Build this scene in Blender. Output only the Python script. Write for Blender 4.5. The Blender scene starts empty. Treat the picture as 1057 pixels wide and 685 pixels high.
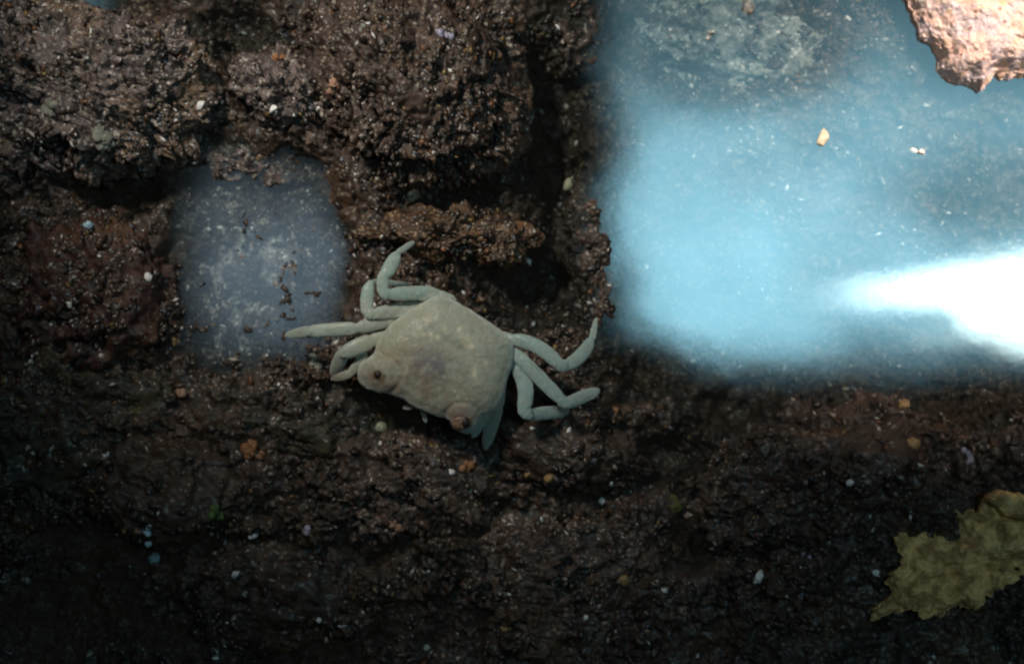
import bpy, bmesh, math, random
import numpy as np
from mathutils import Vector, Matrix, Euler
from mathutils.bvhtree import BVHTree

# ------------------------------------------------------------------ scale
# The place is laid out in fifths of a millimetre (K metres each); the water level is z = 0.
K = 0.0002
D = 2250.0           # camera height over the water, same units
CX, CY = 528.5, 342.5
scene = bpy.context.scene
col = scene.collection
random.seed(7)
rng = np.random.default_rng(7)

# ------------------------------------------------------------------ camera
cam_d = bpy.data.cameras.new("camera")
cam = bpy.data.objects.new("camera", cam_d); col.objects.link(cam)
cam.location = (0, 0, D * K)
cam_d.sensor_width = 36.0
cam_d.lens = 36.0 * D / 1057.0
cam_d.clip_start = 0.01; cam_d.clip_end = 20.0
cam_d.dof.use_dof = True
cam_d.dof.focus_distance = (D - 55) * K
cam_d.dof.aperture_fstop = 6.3
cam.rotation_euler = (0, 0, 0)
scene.camera = cam
scene.view_settings.view_transform = 'Standard'
scene.view_settings.look = 'None'
scene.view_settings.exposure = 0.0
scene.view_settings.gamma = 1.0
scene.render.filter_size = 2.2
scene.cycles.filter_width = 2.2
scene.cycles.use_denoising = True
scene.cycles.max_bounces = 6
scene.cycles.transparent_max_bounces = 8

# ------------------------------------------------------------------ world: dim surroundings
world = bpy.data.worlds.new("World"); scene.world = world
world.use_nodes = True
bg = world.node_tree.nodes["Background"]
bg.inputs[0].default_value = (0.62, 0.57, 0.50, 1)
bg.inputs[1].default_value = 0.012

def nd(nt, typ, **kw):
    n = nt.nodes.new(typ)
    for k, v in kw.items(): setattr(n, k, v)
    return n
class NT:
    """small helper to write node maths"""
    def __init__(s, nt): s.nt = nt; s.L = nt.links
    def _in(s, sock, v):
        if v is None: return
        if isinstance(v, (int, float)): sock.default_value = v
        elif isinstance(v, tuple): sock.default_value = v
        else: s.L.new(v, sock)
    def m(s, op, a, b=None, c=None, clamp=False):
        n = nd(s.nt, 'ShaderNodeMath', operation=op, use_clamp=clamp)
        s._in(n.inputs[0], a); s._in(n.inputs[1], b)
        if c is not None: s._in(n.inputs[2], c)
        return n.outputs[0]
    def ss(s, x, a, b, t0=0.0, t1=1.0):
        n = nd(s.nt, 'ShaderNodeMapRange', interpolation_type='SMOOTHSTEP')
        s._in(n.inputs[0], x)
        if a <= b: n.inputs[1].default_value, n.inputs[2].default_value, n.inputs[3].default_value, n.inputs[4].default_value = a, b, t0, t1
        else: n.inputs[1].default_value, n.inputs[2].default_value, n.inputs[3].default_value, n.inputs[4].default_value = b, a, t1, t0
        return n.outputs[0]
    def noise(s, vec, scale, detail=4, rough=.55, dist=0.0):
        n = nd(s.nt, 'ShaderNodeTexNoise'); s._in(n.inputs['Vector'], vec)
        n.inputs['Scale'].default_value = scale; n.inputs['Detail'].default_value = detail
        n.inputs['Roughness'].default_value = rough; n.inputs['Distortion'].default_value = dist
        return n.outputs[0]
    def voro(s, vec, scale, feature='F1', out=0, rnd=1.0):
        n = nd(s.nt, 'ShaderNodeTexVoronoi', feature=feature); s._in(n.inputs['Vector'], vec)
        n.inputs['Scale'].default_value = scale; n.inputs['Randomness'].default_value = rnd
        return n.outputs[out]
    def mix(s, f, a, b, blend='MIX'):
        n = nd(s.nt, 'ShaderNodeMix', data_type='RGBA', blend_type=blend)
        s._in(n.inputs[0], f); s._in(n.inputs[6], a); s._in(n.inputs[7], b)
        return n.outputs[2]
def rgb(r, g, b): return (r, g, b, 1.0)

# ------------------------------------------------------------------ lamps
HL = 2700.0          # height of the openings that the water mirrors
SC = (D + HL) / D
def area(name, x0, x1, y0, y1, power, color=(1, 1, 1)):
    """a level opening overhead; x, y say where the water mirrors it"""
    d = bpy.data.lights.new(name, 'AREA'); d.shape = 'RECTANGLE'
    d.size = (x1 - x0) * SC * K; d.size_y = (y1 - y0) * SC * K
    d.energy = power * d.size * d.size_y * math.pi
    d.color = color
    o = bpy.data.objects.new(name, d); col.objects.link(o)
    o.location = (((x0 + x1) / 2 - CX) * SC * K, (CY - (y0 + y1) / 2) * SC * K, HL * K)
    return o
def lamp_nodes(o):
    d = o.data; d.use_nodes = True; nt = d.node_tree
    em = nt.nodes['Emission']; g = nd(nt, 'ShaderNodeNewGeometry')
    n = NT(nt); sep = nd(nt, 'ShaderNodeSeparateXYZ'); nt.links.new(g.outputs['Position'], sep.inputs[0])
    x = n.m('ADD', n.m('MULTIPLY', sep.outputs[0], 1 / (SC * K)), CX)
    y = n.m('SUBTRACT', CY, n.m('MULTIPLY', sep.outputs[1], 1 / (SC * K)))
    cmb = nd(nt, 'ShaderNodeCombineXYZ'); nt.links.new(x, cmb.inputs[0]); nt.links.new(y, cmb.inputs[1])
    return n, em, x, y, cmb.outputs[0]

# the big opening: daylight sky with a bright wedge shaped into the emission low down
sky_l = area('sky_opening_lamp', 580, 1180, -70, 420, 1.0)
n, em, x, y, v = lamp_nodes(sky_l)
wob = n.m('MULTIPLY', n.m('SUBTRACT', n.noise(v, 1 / 90., 2), .5), 60.0)
xw = n.m('ADD', x, wob); yw = n.m('ADD', y, wob)
f = n.ss(xw, 605, 680)
lowleft = n.m('ADD', n.m('ADD', y, n.m('MULTIPLY', wob, .3)), n.m('MULTIPLY', n.ss(x, 760, 640), 40.0))
f = n.m('MULTIPLY', f, n.ss(lowleft, 402, 345))
grad = n.ss(n.m('ADD', yw, n.m('MULTIPLY', n.ss(x, 700, 620), 60.)), -60, 250, .24, 1.0)
f = n.m('MULTIPLY', f, grad)
dipx = n.ss(x, 800, 1010, 0.0, 1.0); dipy = n.m('MULTIPLY', n.ss(y, 90, 190), n.ss(y, 290, 210))
f = n.m('MULTIPLY', f, n.m('SUBTRACT', 1.0, n.m('MULTIPLY', n.m('MULTIPLY', dipx, dipy), .45)))
low = n.m('MULTIPLY', n.ss(x, 830, 900), n.ss(y, 315, 345))
f = n.m('MULTIPLY', f, n.m('SUBTRACT', 1.0, n.m('MULTIPLY', low, .45)))
dk = n.m('ADD', n.m('POWER', n.m('DIVIDE', n.m('SUBTRACT', xw, 755), 120), 2.0), n.m('POWER', n.m('DIVIDE', n.m('SUBTRACT', yw, 40), 85), 2.0))
f = n.m('MULTIPLY', f, n.ss(dk, .45, 1.35, .66, 1.0))  # dim oval added to the emission to weaken the mirrored glow here
f = n.m('MULTIPLY', f, n.m('ADD', .62, n.m('MULTIPLY', n.noise(v, 1 / 110., 4, .55), .76)))
# bright torn wedge
t = n.m('SUBTRACT', x, 835)
top = n.m('ADD', n.m('SUBTRACT', 302, n.m('MULTIPLY', t, .20)), n.m('MULTIPLY', wob, .10))
bot = n.m('ADD', n.m('ADD', n.m('ADD', 305, n.m('MULTIPLY', t, .09)), n.ss(x, 978, 1002, 0, 26)), n.ss(x, 1000, 1060, 0, 13))
w = n.m('MULTIPLY', n.ss(n.m('SUBTRACT', y, top), -5, 14), n.ss(n.m('SUBTRACT', y, bot), 7, -9))
w = n.m('MULTIPLY', w, n.ss(x, 800, 910, .6, 1.0))
st = n.m('ABSOLUTE', n.m('SUBTRACT', y, n.m('SUBTRACT', 350, n.m('MULTIPLY', n.m('SUBTRACT', x, 915), .06))))
w2 = n.m('MULTIPLY', n.ss(st, 6, 1), n.ss(x, 905, 985))
w = n.m('MAXIMUM', w, n.m('MULTIPLY', w2, .6))
colr = n.mix(n.ss(f, .25, 1.0), rgb(.19, .41, .51), rgb(.31, .68, .84))
colr = n.mix(n.m('MULTIPLY', w, 1.0), colr, rgb(.75, 1.0, 1.0))
stg = n.m('ADD', n.m('MULTIPLY', f, 3.9), n.m('MULTIPLY', w, 5.2))
n._in(em.inputs[0], colr); n._in(em.inputs[1], stg)

# a smaller opening further left, mirrored beside the crab
win_l = area('small_opening_lamp', 175, 360, 150, 400, 1.0)
n, em, x, y, v = lamp_nodes(win_l)
wob = n.m('MULTIPLY', n.m('SUBTRACT', n.noise(v, 1 / 40., 3), .5), 70.0)
xw = n.m('ADD', x, wob); yw = n.m('ADD', y, wob)
f = n.m('MULTIPLY', n.ss(xw, 172, 246), n.ss(xw, 362, 318))
f = n.m('MULTIPLY', f, n.m('MULTIPLY', n.ss(yw, 130, 275), n.ss(yw, 402, 295)))
f = n.m('MULTIPLY', f, n.m('ADD', .45, n.noise(v, 1 / 50., 3)))
stk = n.m('MULTIPLY', n.ss(n.m('ABSOLUTE', n.m('SUBTRACT', n.m('ADD', x, n.m('MULTIPLY', wob, .12)), 336)), 9, 2), n.m('MULTIPLY', n.ss(y, 225, 260), n.ss(y, 330, 290)))
f = n.m('ADD', n.m('MULTIPLY', f, .88), n.m('MULTIPLY', stk, .34))
n._in(em.inputs[0], rgb(.36, .52, .64)); n._in(em.inputs[1], f)

# patch of sky mirrored at the top left
cor_l = area('corner_opening_lamp', 20, 130, -60, 45, 1.0)
n, em, x, y, v = lamp_nodes(cor_l)
f = n.m('MULTIPLY', n.m('MULTIPLY', n.ss(x, 25, 60), n.ss(x, 125, 85)), n.ss(y, 40, 5))
n._in(em.inputs[0], rgb(.28, .55, .66)); n._in(em.inputs[1], n.m('MULTIPLY', f, .8))

def spot(name, loc, target, power, color, angle, blend, radius):
    d = bpy.data.lights.new(name, 'SPOT'); d.energy = power; d.color = color
    d.spot_size = math.radians(angle); d.spot_blend = blend; d.shadow_soft_size = radius
    o = bpy.data.objects.new(name, d); col.objects.link(o)
    o.location = Vector(loc) * K
    o.rotation_euler = (Vector(target) * K - Vector(loc) * K).to_track_quat('-Z', 'Y').to_euler()
    return o
# soft neutral light from the upper left, fading out downwards
spot('soft_key_lamp', (-800, 1150, 1650), (-130, 245, 0), 5.3, (1.0, .91, .79), 27, 1.0, .025)
# added warm spot aimed to brighten the coral rock that stands out of the water
spot('added_warm_spot', (960, 1050, 1600), (510, 320, 30), 52, (1.0, .77, .64), 10, .6, .06)

# ------------------------------------------------------------------ numpy noise (vectorised)
def _hash(ix, iy, iz, s):
    h = (ix.astype(np.int64) * 374761393 + iy.astype(np.int64) * 668265263 + iz.astype(np.int64) * 2147483647 + s * 974634777) & 0xffffffff
    h = ((h ^ (h >> 13)) * 1274126177) & 0xffffffff
    h = ((h ^ (h >> 16)) * 2246822519) & 0xffffffff
    return ((h ^ (h >> 15)) & 0xffffff) / float(0xffffff)
def vnoise(P, s=0):
    i = np.floor(P); f = P - i; i = i.astype(np.int64); u = f * f * f * (f * (f * 6 - 15) + 10)
    r = np.zeros(len(P))
    for dx in (0, 1):
        wx = u[:, 0] if dx else 1 - u[:, 0]
        for dy in (0, 1):
            wy = u[:, 1] if dy else 1 - u[:, 1]
            for dz in (0, 1):
                wz = u[:, 2] if dz else 1 - u[:, 2]
                r += wx * wy * wz * _hash(i[:, 0] + dx, i[:, 1] + dy, i[:, 2] + dz, s)
    return r * 2 - 1
def fbm(P, s=0, octaves=5, gain=.5):
    r = np.zeros(len(P)); a = 1.; t = 0.; Q = P.copy()
    for o in range(octaves):
        r += a * vnoise(Q + 17.3 * o, s + o); t += a; a *= gain; Q = Q * 2.03
    return r / t
def ridged(P, s=0, octaves=4):
    r = np.zeros(len(P)); a = 1.; t = 0.; Q = P.copy()
    for o in range(octaves):
        r += a * (1 - 2 * np.abs(vnoise(Q + 9.1 * o, s + o))); t += a; a *= .5; Q = Q * 2.1
    return r / t
def worley(P, s=0):
    i = np.floor(P).astype(np.int64); best = np.full(len(P), 9.0)
    for dx in (-1, 0, 1):
        for dy in (-1, 0, 1):
            for dz in (-1, 0, 1):
                jx, jy, jz = i[:, 0] + dx, i[:, 1] + dy, i[:, 2] + dz
                qx = jx + _hash(jx, jy, jz, s); qy = jy + _hash(jx, jy, jz, s + 1); qz = jz + _hash(jx, jy, jz, s + 2)
                best = np.minimum(best, (P[:, 0] - qx) ** 2 + (P[:, 1] - qy) ** 2 + (P[:, 2] - qz) ** 2)
    return np.sqrt(best)
def facet(P, s=0, tilt=1.6):
    i = np.floor(P).astype(np.int64); n_ = len(P); best = np.full(n_, 9.0); val = np.zeros(n_)
    for dx in (-1, 0, 1):
        for dy in (-1, 0, 1):
            for dz in (-1, 0, 1):
                jx, jy, jz = i[:, 0] + dx, i[:, 1] + dy, i[:, 2] + dz
                a, b, c = _hash(jx, jy, jz, s), _hash(jx, jy, jz, s + 1), _hash(jx, jy, jz, s + 2)
                ex, ey, ez = P[:, 0] - jx - a, P[:, 1] - jy - b, P[:, 2] - jz - c
                d2 = ex * ex + ey * ey + ez * ez; m_ = d2 < best
                v_ = (_hash(jx, jy, jz, s + 3) - .5) + tilt * (ex * (b - .5) + ey * (c - .5) + ez * (a - .5)) - .35 * d2
                val = np.where(m_, v_, val); best = np.where(m_, d2, best)
    return val
def warp(P, sc, amt, s): 
    q = P / sc
    return P + amt * np.stack([fbm(q, s, 3), fbm(q + 9.7, s + 1, 3), fbm(q - 5.1, s + 2, 3)], 1)
def sstep(x, a, b):
    t = np.clip((x - a) / (b - a), 0, 1); return t * t * (3 - 2 * t)

# ------------------------------------------------------------------ object helpers
def mesh_np(name, V, F, mat=None, smooth=True):
    """V (n,3) in layout units, F (m,3|4)"""
    me = bpy.data.meshes.new(name)
    V = np.asarray(V, dtype=np.float64); F = np.asarray(F, dtype=np.int32)
    me.vertices.add(len(V)); me.vertices.foreach_set('co', (V * K).astype(np.float32).ravel())
    k = F.shape[1]
    me.loops.add(F.size); me.loops.foreach_set('vertex_index', F.ravel())
    me.polygons.add(len(F))
    me.polygons.foreach_set('loop_start', np.arange(0, F.size, k, dtype=np.int32))
    me.update(calc_edges=True)
    if smooth: me.polygons.foreach_set('use_smooth', np.ones(len(F), dtype=bool))
    if mat: me.materials.append(mat)
    me.validate(); me.update()
    return me
def add(name, me, loc=(0, 0, 0), parent=None, **props):
    o = bpy.data.objects.new(name, me); col.objects.link(o)
    o.location = Vector(loc) * K
    if parent: o.parent = parent
    for k, v in props.items(): o[k] = v
    return o
def vcol(me, name, C):
    a = me.color_attributes.new(name, 'FLOAT_COLOR', 'POINT')
    C = np.hstack([np.clip(C, 0, 1), np.ones((len(C), 1))]).astype(np.float32)
    a.data.foreach_set('color', C.ravel())

# ------------------------------------------------------------------ materials
def new_mat(name):
    m = bpy.data.materials.new(name); m.use_nodes = True
    nt = m.node_tree; return m, NT(nt), nt.nodes['Principled BSDF'], nt
def px_coords(n, nt):
    tc = nd(nt, 'ShaderNodeTexCoord')
    mp = nd(nt, 'ShaderNodeMapping'); mp.inputs['Scale'].default_value = (1 / K, 1 / K, 1 / K)
    nt.links.new(tc.outputs['Object'], mp.inputs[0]); return mp.outputs[0]
def bump(n, nt, bs, h, strength, dist):
    b = nd(nt, 'ShaderNodeBump'); b.inputs['Strength'].default_value = strength; b.inputs['Distance'].default_value = dist * K
    nt.links.new(h, b.inputs['Height']); nt.links.new(b.outputs[0], bs.inputs['Normal'])

def rock_material(name, dark, mid, warm, crust, crust_amt=.5, scale=1.0, rough=.42):
    m, n, bs, nt = new_mat(name); v = px_coords(n, nt)
    big = n.noise(v, .012 * scale, 4, .6); med = n.noise(v, .05 * scale, 6, .65); fine = n.noise(v, .22 * scale, 5, .7)
    c = n.mix(n.ss(n.m('ADD', n.m('MULTIPLY', med, .6), n.m('MULTIPLY', fine, .4)), .40, .60), dark, mid)
    c = n.mix(n.m('MULTIPLY', n.ss(big, .48, .66), n.ss(fine, .38, .6)), c, warm)
    pat = n.ss(n.noise(v, .075 * scale, 5, .7, 1.2), .53, .64)
    c = n.mix(n.m('MULTIPLY', pat, .38 * crust_amt), c, crust)
    # pale encrusted flecks
    vd = nd(nt, 'ShaderNodeTexVoronoi'); n._in(vd.inputs['Vector'], v); vd.inputs['Scale'].default_value = .16 * scale
    fl = n.m('MULTIPLY', n.ss(vd.outputs['Distance'], .42, .2), n.ss(n.m('ADD', n.noise(v, .03 * scale, 4, .6), n.m('MULTIPLY', fine, .35)), .74 - .22 * crust_amt, .86 - .2 * crust_amt))
    c = n.mix(fl, c, crust)
    grit = n.ss(n.noise(v, .55 * scale, 3, .6), .60, .72)
    c = n.mix(n.m('MULTIPLY', grit, .5), c, crust)
    n._in(bs.inputs['Base Color'], c)
    n._in(bs.inputs['Roughness'], n.m('ADD', rough - .12, n.m('MULTIPLY', med, .35)))
    bs.inputs['Specular IOR Level'].default_value = .45; bs.inputs['Coat Weight'].default_value = .22; bs.inputs['Coat Roughness'].default_value = .16
    h = n.m('ADD', n.m('MULTIPLY', fine, .6), n.m('MULTIPLY', n.noise(v, .8 * scale, 3, .6), .25))
    h = n.m('ADD', h, n.m('MULTIPLY', fl, .4))
    bump(n, nt, bs, h, .9, 2.2)
    return m
M = {}
M['bed'] = rock_material('dark_wet_rock', rgb(.012, .008, .006), rgb(.055, .036, .027), rgb(.09, .05, .024), rgb(.20, .16, .12), .45)
M['grey_crust'] = rock_material('grey_brown_crusted_rock', rgb(.03, .023, .021), rgb(.17, .128, .125), rgb(.22, .14, .075), rgb(.44, .39, .35), .95)
M['pale_crust'] = rock_material('pale_flecked_rock', rgb(.08, .065, .06), rgb(.40, .35, .32), rgb(.42, .31, .22), rgb(.80, .76, .72), 1.0)
M['brown'] = rock_material('brown_pitted_rock', rgb(.015, .010, .008), rgb(.088, .056, .044), rgb(.13, .07, .038), rgb(.30, .24, .19), .75)
M['red_brown'] = rock_material('red_brown_rock', rgb(.016, .008, .007), rgb(.08, .034, .027), rgb(.13, .062, .03), rgb(.18, .14, .12), .3)
M['olive'] = rock_material('olive_black_rock', rgb(.013, .011, .008), rgb(.055, .046, .031), rgb(.08, .062, .028), rgb(.2, .17, .13), .35)
M['umber'] = rock_material('umber_smooth_rock', rgb(.028, .018, .014), rgb(.075, .052, .038), rgb(.09, .056, .034), rgb(.10, .08, .06), .1)
M['slate'] = rock_material('slate_submerged_rock', rgb(.04, .05, .05), rgb(.26, .28, .26), rgb(.28, .28, .22), rgb(.62, .66, .64), .8, rough=.3)
M['rust'] = rock_material('rusty_crusted_rock', rgb(.025, .014, .009), rgb(.11, .058, .03), rgb(.24, .11, .04), rgb(.36, .25, .15), .7)

def plain(name, c, rough=.4, spec=.5, var=.3, scale=.15, bmp=.5, sss=0, c2=None):
    m, n, bs, nt = new_mat(name); v = px_coords(n, nt)
    a = n.noise(v, scale, 5, .6)
    c2 = c2 or tuple(x * (1 - var) for x in c[:3]) + (1.0,)
    n._in(bs.inputs['Base Color'], n.mix(n.ss(a, .40, .60), c, c2))
    bs.inputs['Roughness'].default_value = rough; bs.inputs['Specular IOR Level'].default_value = spec
    if sss:
        bs.inputs['Subsurface Weight'].default_value = sss; bs.inputs['Subsurface Radius'].default_value = (1, .9, .8)
        bs.inputs['Subsurface Scale'].default_value = 6 * K
    bump(n, nt, bs, n.noise(v, scale * 3, 4, .6), bmp, 1.5)
    return m

# water: clear, with a mirror-like skin
m, n, bs, nt = new_mat('still_water'); M['water'] = m
nt.nodes.remove(bs)
tc = px_coords(n, nt)
gl = nd(nt, 'ShaderNodeBsdfGlossy'); gl.inputs['Roughness'].default_value = .018
gl.inputs['Color'].default_value = (1, 1, 1, 1)
tr = nd(nt, 'ShaderNodeBsdfTransparent'); tr.inputs['Color'].default_value = (.86, .93, .92, 1)
mx = nd(nt, 'ShaderNodeMixShader')
gm = nd(nt, 'ShaderNodeNewGeometry'); dp = nd(nt, 'ShaderNodeVectorMath', operation='DOT_PRODUCT')
nt.links.new(gm.outputs['Incoming'], dp.inputs[0]); nt.links.new(gm.outputs['Normal'], dp.inputs[1])
F0_ = .24; schl = n.m('ADD', F0_, n.m('MULTIPLY', 1 - F0_, n.m('POWER', n.m('SUBTRACT', 1.0, n.m('ABSOLUTE', dp.outputs['Value'])), 5.0)))
b = nd(nt, 'ShaderNodeBump'); b.inputs['Strength'].default_value = .13; b.inputs['Distance'].default_value = .8 * K
nt.links.new(n.m('ADD', n.noise(tc, .012, 2, .5), n.m('MULTIPLY', n.noise(tc, .05, 2, .5), .22)), b.inputs['Height'])
nt.links.new(b.outputs[0], gl.inputs['Normal'])
nt.links.new(schl, mx.inputs[0]); nt.links.new(tr.outputs[0], mx.inputs[1]); nt.links.new(gl.outputs[0], mx.inputs[2])
nt.links.new(mx.outputs[0], nt.nodes['Material Output'].inputs['Surface'])

# ------------------------------------------------------------------ rock bed (one sheet, larger than the frame)
def W(px, py, z=0.0):
    s = (D - z) / D
    return Vector(((px - CX) * s, (CY - py) * s, z))

def ell(PX, PY, cx, cy, rx, ry, a=0., p=2.0):
    c, s = math.cos(math.radians(a)), math.sin(math.radians(a))
    dx, dy = PX - cx, PY - cy
    u = (dx * c + dy * s) / rx; w_ = (-dx * s + dy * c) / ry
    return (np.abs(u) ** p + np.abs(w_) ** p) ** (1 / p)

def bed_height(PX, PY):
    P = np.stack([PX / 60, PY / 60, np.full_like(PX, 3.3)], 1)
    h = 12 + 16 * fbm(P, 1, 4, .55)
    # the big pool on the right and the shallow one by the crab
    pool = sstep(PX + 16 * fbm(P * 1.7, 9, 3), 585, 650) * sstep(PY + 14 * fbm(P * 1.9, 19, 3) - 10 * 0, 430, 375)
    h = h * (1 - pool) + pool * (-24 + 14 * fbm(P * 1.3, 31, 4))
    sh = 1 - sstep(ell(PX, PY, 266, 272, 106, 128, 0, 2.6) + .22 * fbm(P * 2.2, 12, 3), .70, 1.1)
    h = h * (1 - sh) + sh * (-11 + 9 * fbm(P * 2.5, 37, 5, .6))
    for (cx, cy, rx, ry, d) in ((205, 150, 38, 34, 32), (70, 5, 60, 40, 30), (128, 190, 55, 24, 55), (572, 95, 42, 80, 74), (578, 200, 30, 70, 60), (500, 540, 70, 20, 40), (690, 470, 50, 30, 36), (240, 570, 90, 16, 34), (100, 560, 60, 20, 30), (385, 560, 40, 26, 34), (740, 560, 70, 26, 30), (250, 25, 52, 36, 34),
                                (556, 290, 70, 46, 62), (395, 425, 60, 26, 40), (475, 205, 60, 22, 40), (700, 420, 60, 22, 10),
                                (760, 425, 36, 30, 34), (1000, 420, 70, 26, 34), (330, 420, 26, 20, 16), (600, 500, 70, 20, 22), (60, 640, 120, 60, 26), (300, 640, 130, 40, 30)):
        h -= d * np.exp(-ell(PX, PY, cx, cy, rx, ry) ** 2 * 1.2)
    Q = np.stack([PX, PY, h], 1)
    w1 = worley(Q / 26, 5); w2 = worley(Q / 11, 8)
    Qw = warp(Q, 14, 9, 70)
    calm = .25 + 1.3 * sstep(fbm(Q / 45, 90, 3), -.2, .3)
    h += 7 * (0.55 - w1) + calm * (8 * facet(Qw / 22, 8) + 5.0 * facet(Qw / 9.5, 14) + 2.2 * facet(Q / 4.6, 15)) + 5.0 * ridged(Q / 19, 44, 5) + 1.6 * fbm(Q / 5, 50, 3)
    return h
NXg, NYg = 820, 590
gx = np.linspace(-290, 1347, NXg); gy = np.linspace(-250, 935, NYg)
GX, GY = np.meshgrid(gx, gy)
HZ = bed_height(GX.ravel(), GY.ravel())
# fall away at the outside so that the sheet has no paper edge
Vb = np.stack([(GX.ravel() - CX), (CY - GY.ravel()), HZ], 1)
idx = np.arange(NXg * NYg).reshape(NYg, NXg)
Fb = np.stack([idx[:-1, :-1].ravel(), idx[1:, :-1].ravel(), idx[1:, 1:].ravel(), idx[:-1, 1:].ravel()], 1)
bed = add('rock_bed', mesh_np('rock_bed', Vb, Fb, M['bed']), kind='structure')

# water sheet (the rock stands out of it except in the pools)
wv = np.array([(-1400, -1200, 0), (1400, -1200, 0), (1400, 1200, 0), (-1400, 1200, 0)], float)
water = add('water', mesh_np('water', wv, np.array([[0, 1, 2, 3]]), M['water'], False), kind='structure')
# the dark ground far under and around everything
g2 = np.array([(-6000, -6000, -120), (6000, -6000, -120), (6000, 6000, -120), (-6000, 6000, -120)], float)
add('ground', mesh_np('ground', g2, np.array([[0, 1, 2, 3]]), M['bed'], False), kind='structure')

# ------------------------------------------------------------------ rocks
def ico(sub):
    bm = bmesh.new(); bmesh.ops.create_icosphere(bm, subdivisions=sub, radius=1)
    me = bpy.data.meshes.new('tmp'); bm.to_mesh(me); bm.free()
    V = np.empty(len(me.vertices) * 3, np.float32); me.vertices.foreach_get('co', V)
    F = np.empty(len(me.polygons) * 3, np.int32); me.polygons.foreach_get('vertices', F)
    bpy.data.meshes.remove(me)
    return V.reshape(-1, 3).astype(float), F.reshape(-1, 3)
ICO = {s: ico(s) for s in (2, 3, 4, 5, 6, 7)}
TOPS = []
def rock_mesh(name, rad, mat, seed, sub, rot=0, big=.22, med=6.0, small=3.0, cut=-.45, square=1.0, streak=0.0):
    V, F = ICO[sub]
    keep_v = V[:, 2] > cut
    Fk = F[keep_v[F].all(1)]
    used = np.unique(Fk); remap = np.full(len(V), -1); remap[used] = np.arange(len(used)); Vk = V[used]; Fk = remap[Fk]
    N = Vk.copy()
    base = Vk * (1 + big * 1.4 * fbm(Vk * 1.3 + seed * 3.1, seed, 4, .5))[:, None]
    P = base * np.array(rad)
    Q = P + seed * 31.7
    if streak:
        Qs = Q.copy(); a = math.radians(streak); c, s = math.cos(a), math.sin(a)
        Qs = np.stack([(Q[:, 0] * c + Q[:, 1] * s) * .45, -Q[:, 0] * s + Q[:, 1] * c, Q[:, 2]], 1)
    else: Qs = Q
    Qw = warp(Qs, 14, 9, seed + 60); calm = .25 + 1.25 * sstep(fbm(Q / 40, seed + 9, 3), -.2, .3)
    d = med * .7 * (.55 - worley(Qs / 28, seed)) + med * ridged(Qs / 34, seed + 2, 5) * 1.0 + med * calm * 1.1 * facet(Qw / 24, seed + 11)
    d += calm * (small * 1.7 * facet(Qw / 10, seed + 5) + small * .8 * facet(Q / 4.8, seed + 6)) + small * .6 * fbm(Qs / 4.5, seed + 7, 3)
    nr = N / np.array(rad); nr /= np.linalg.norm(nr, axis=1)[:, None]
    P = P + nr * d[:, None]
    a = math.radians(rot); c, s = math.cos(a), math.sin(a)
    P = np.stack([P[:, 0] * c - P[:, 1] * s, P[:, 0] * s + P[:, 1] * c, P[:, 2]], 1)
    return mesh_np(name, P, Fk, mat)
def rock(px, py, z, rad, mat, seed, label, sub=6, name='rock', category='rock', group='dark rocks around the crab', **kw):
    me = rock_mesh(name, rad, M[mat], seed, sub, **kw)
    p = W(px, py, z)
    return add(name, me, p, label=label, category=category, **({'group': group} if group else {}))
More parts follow.
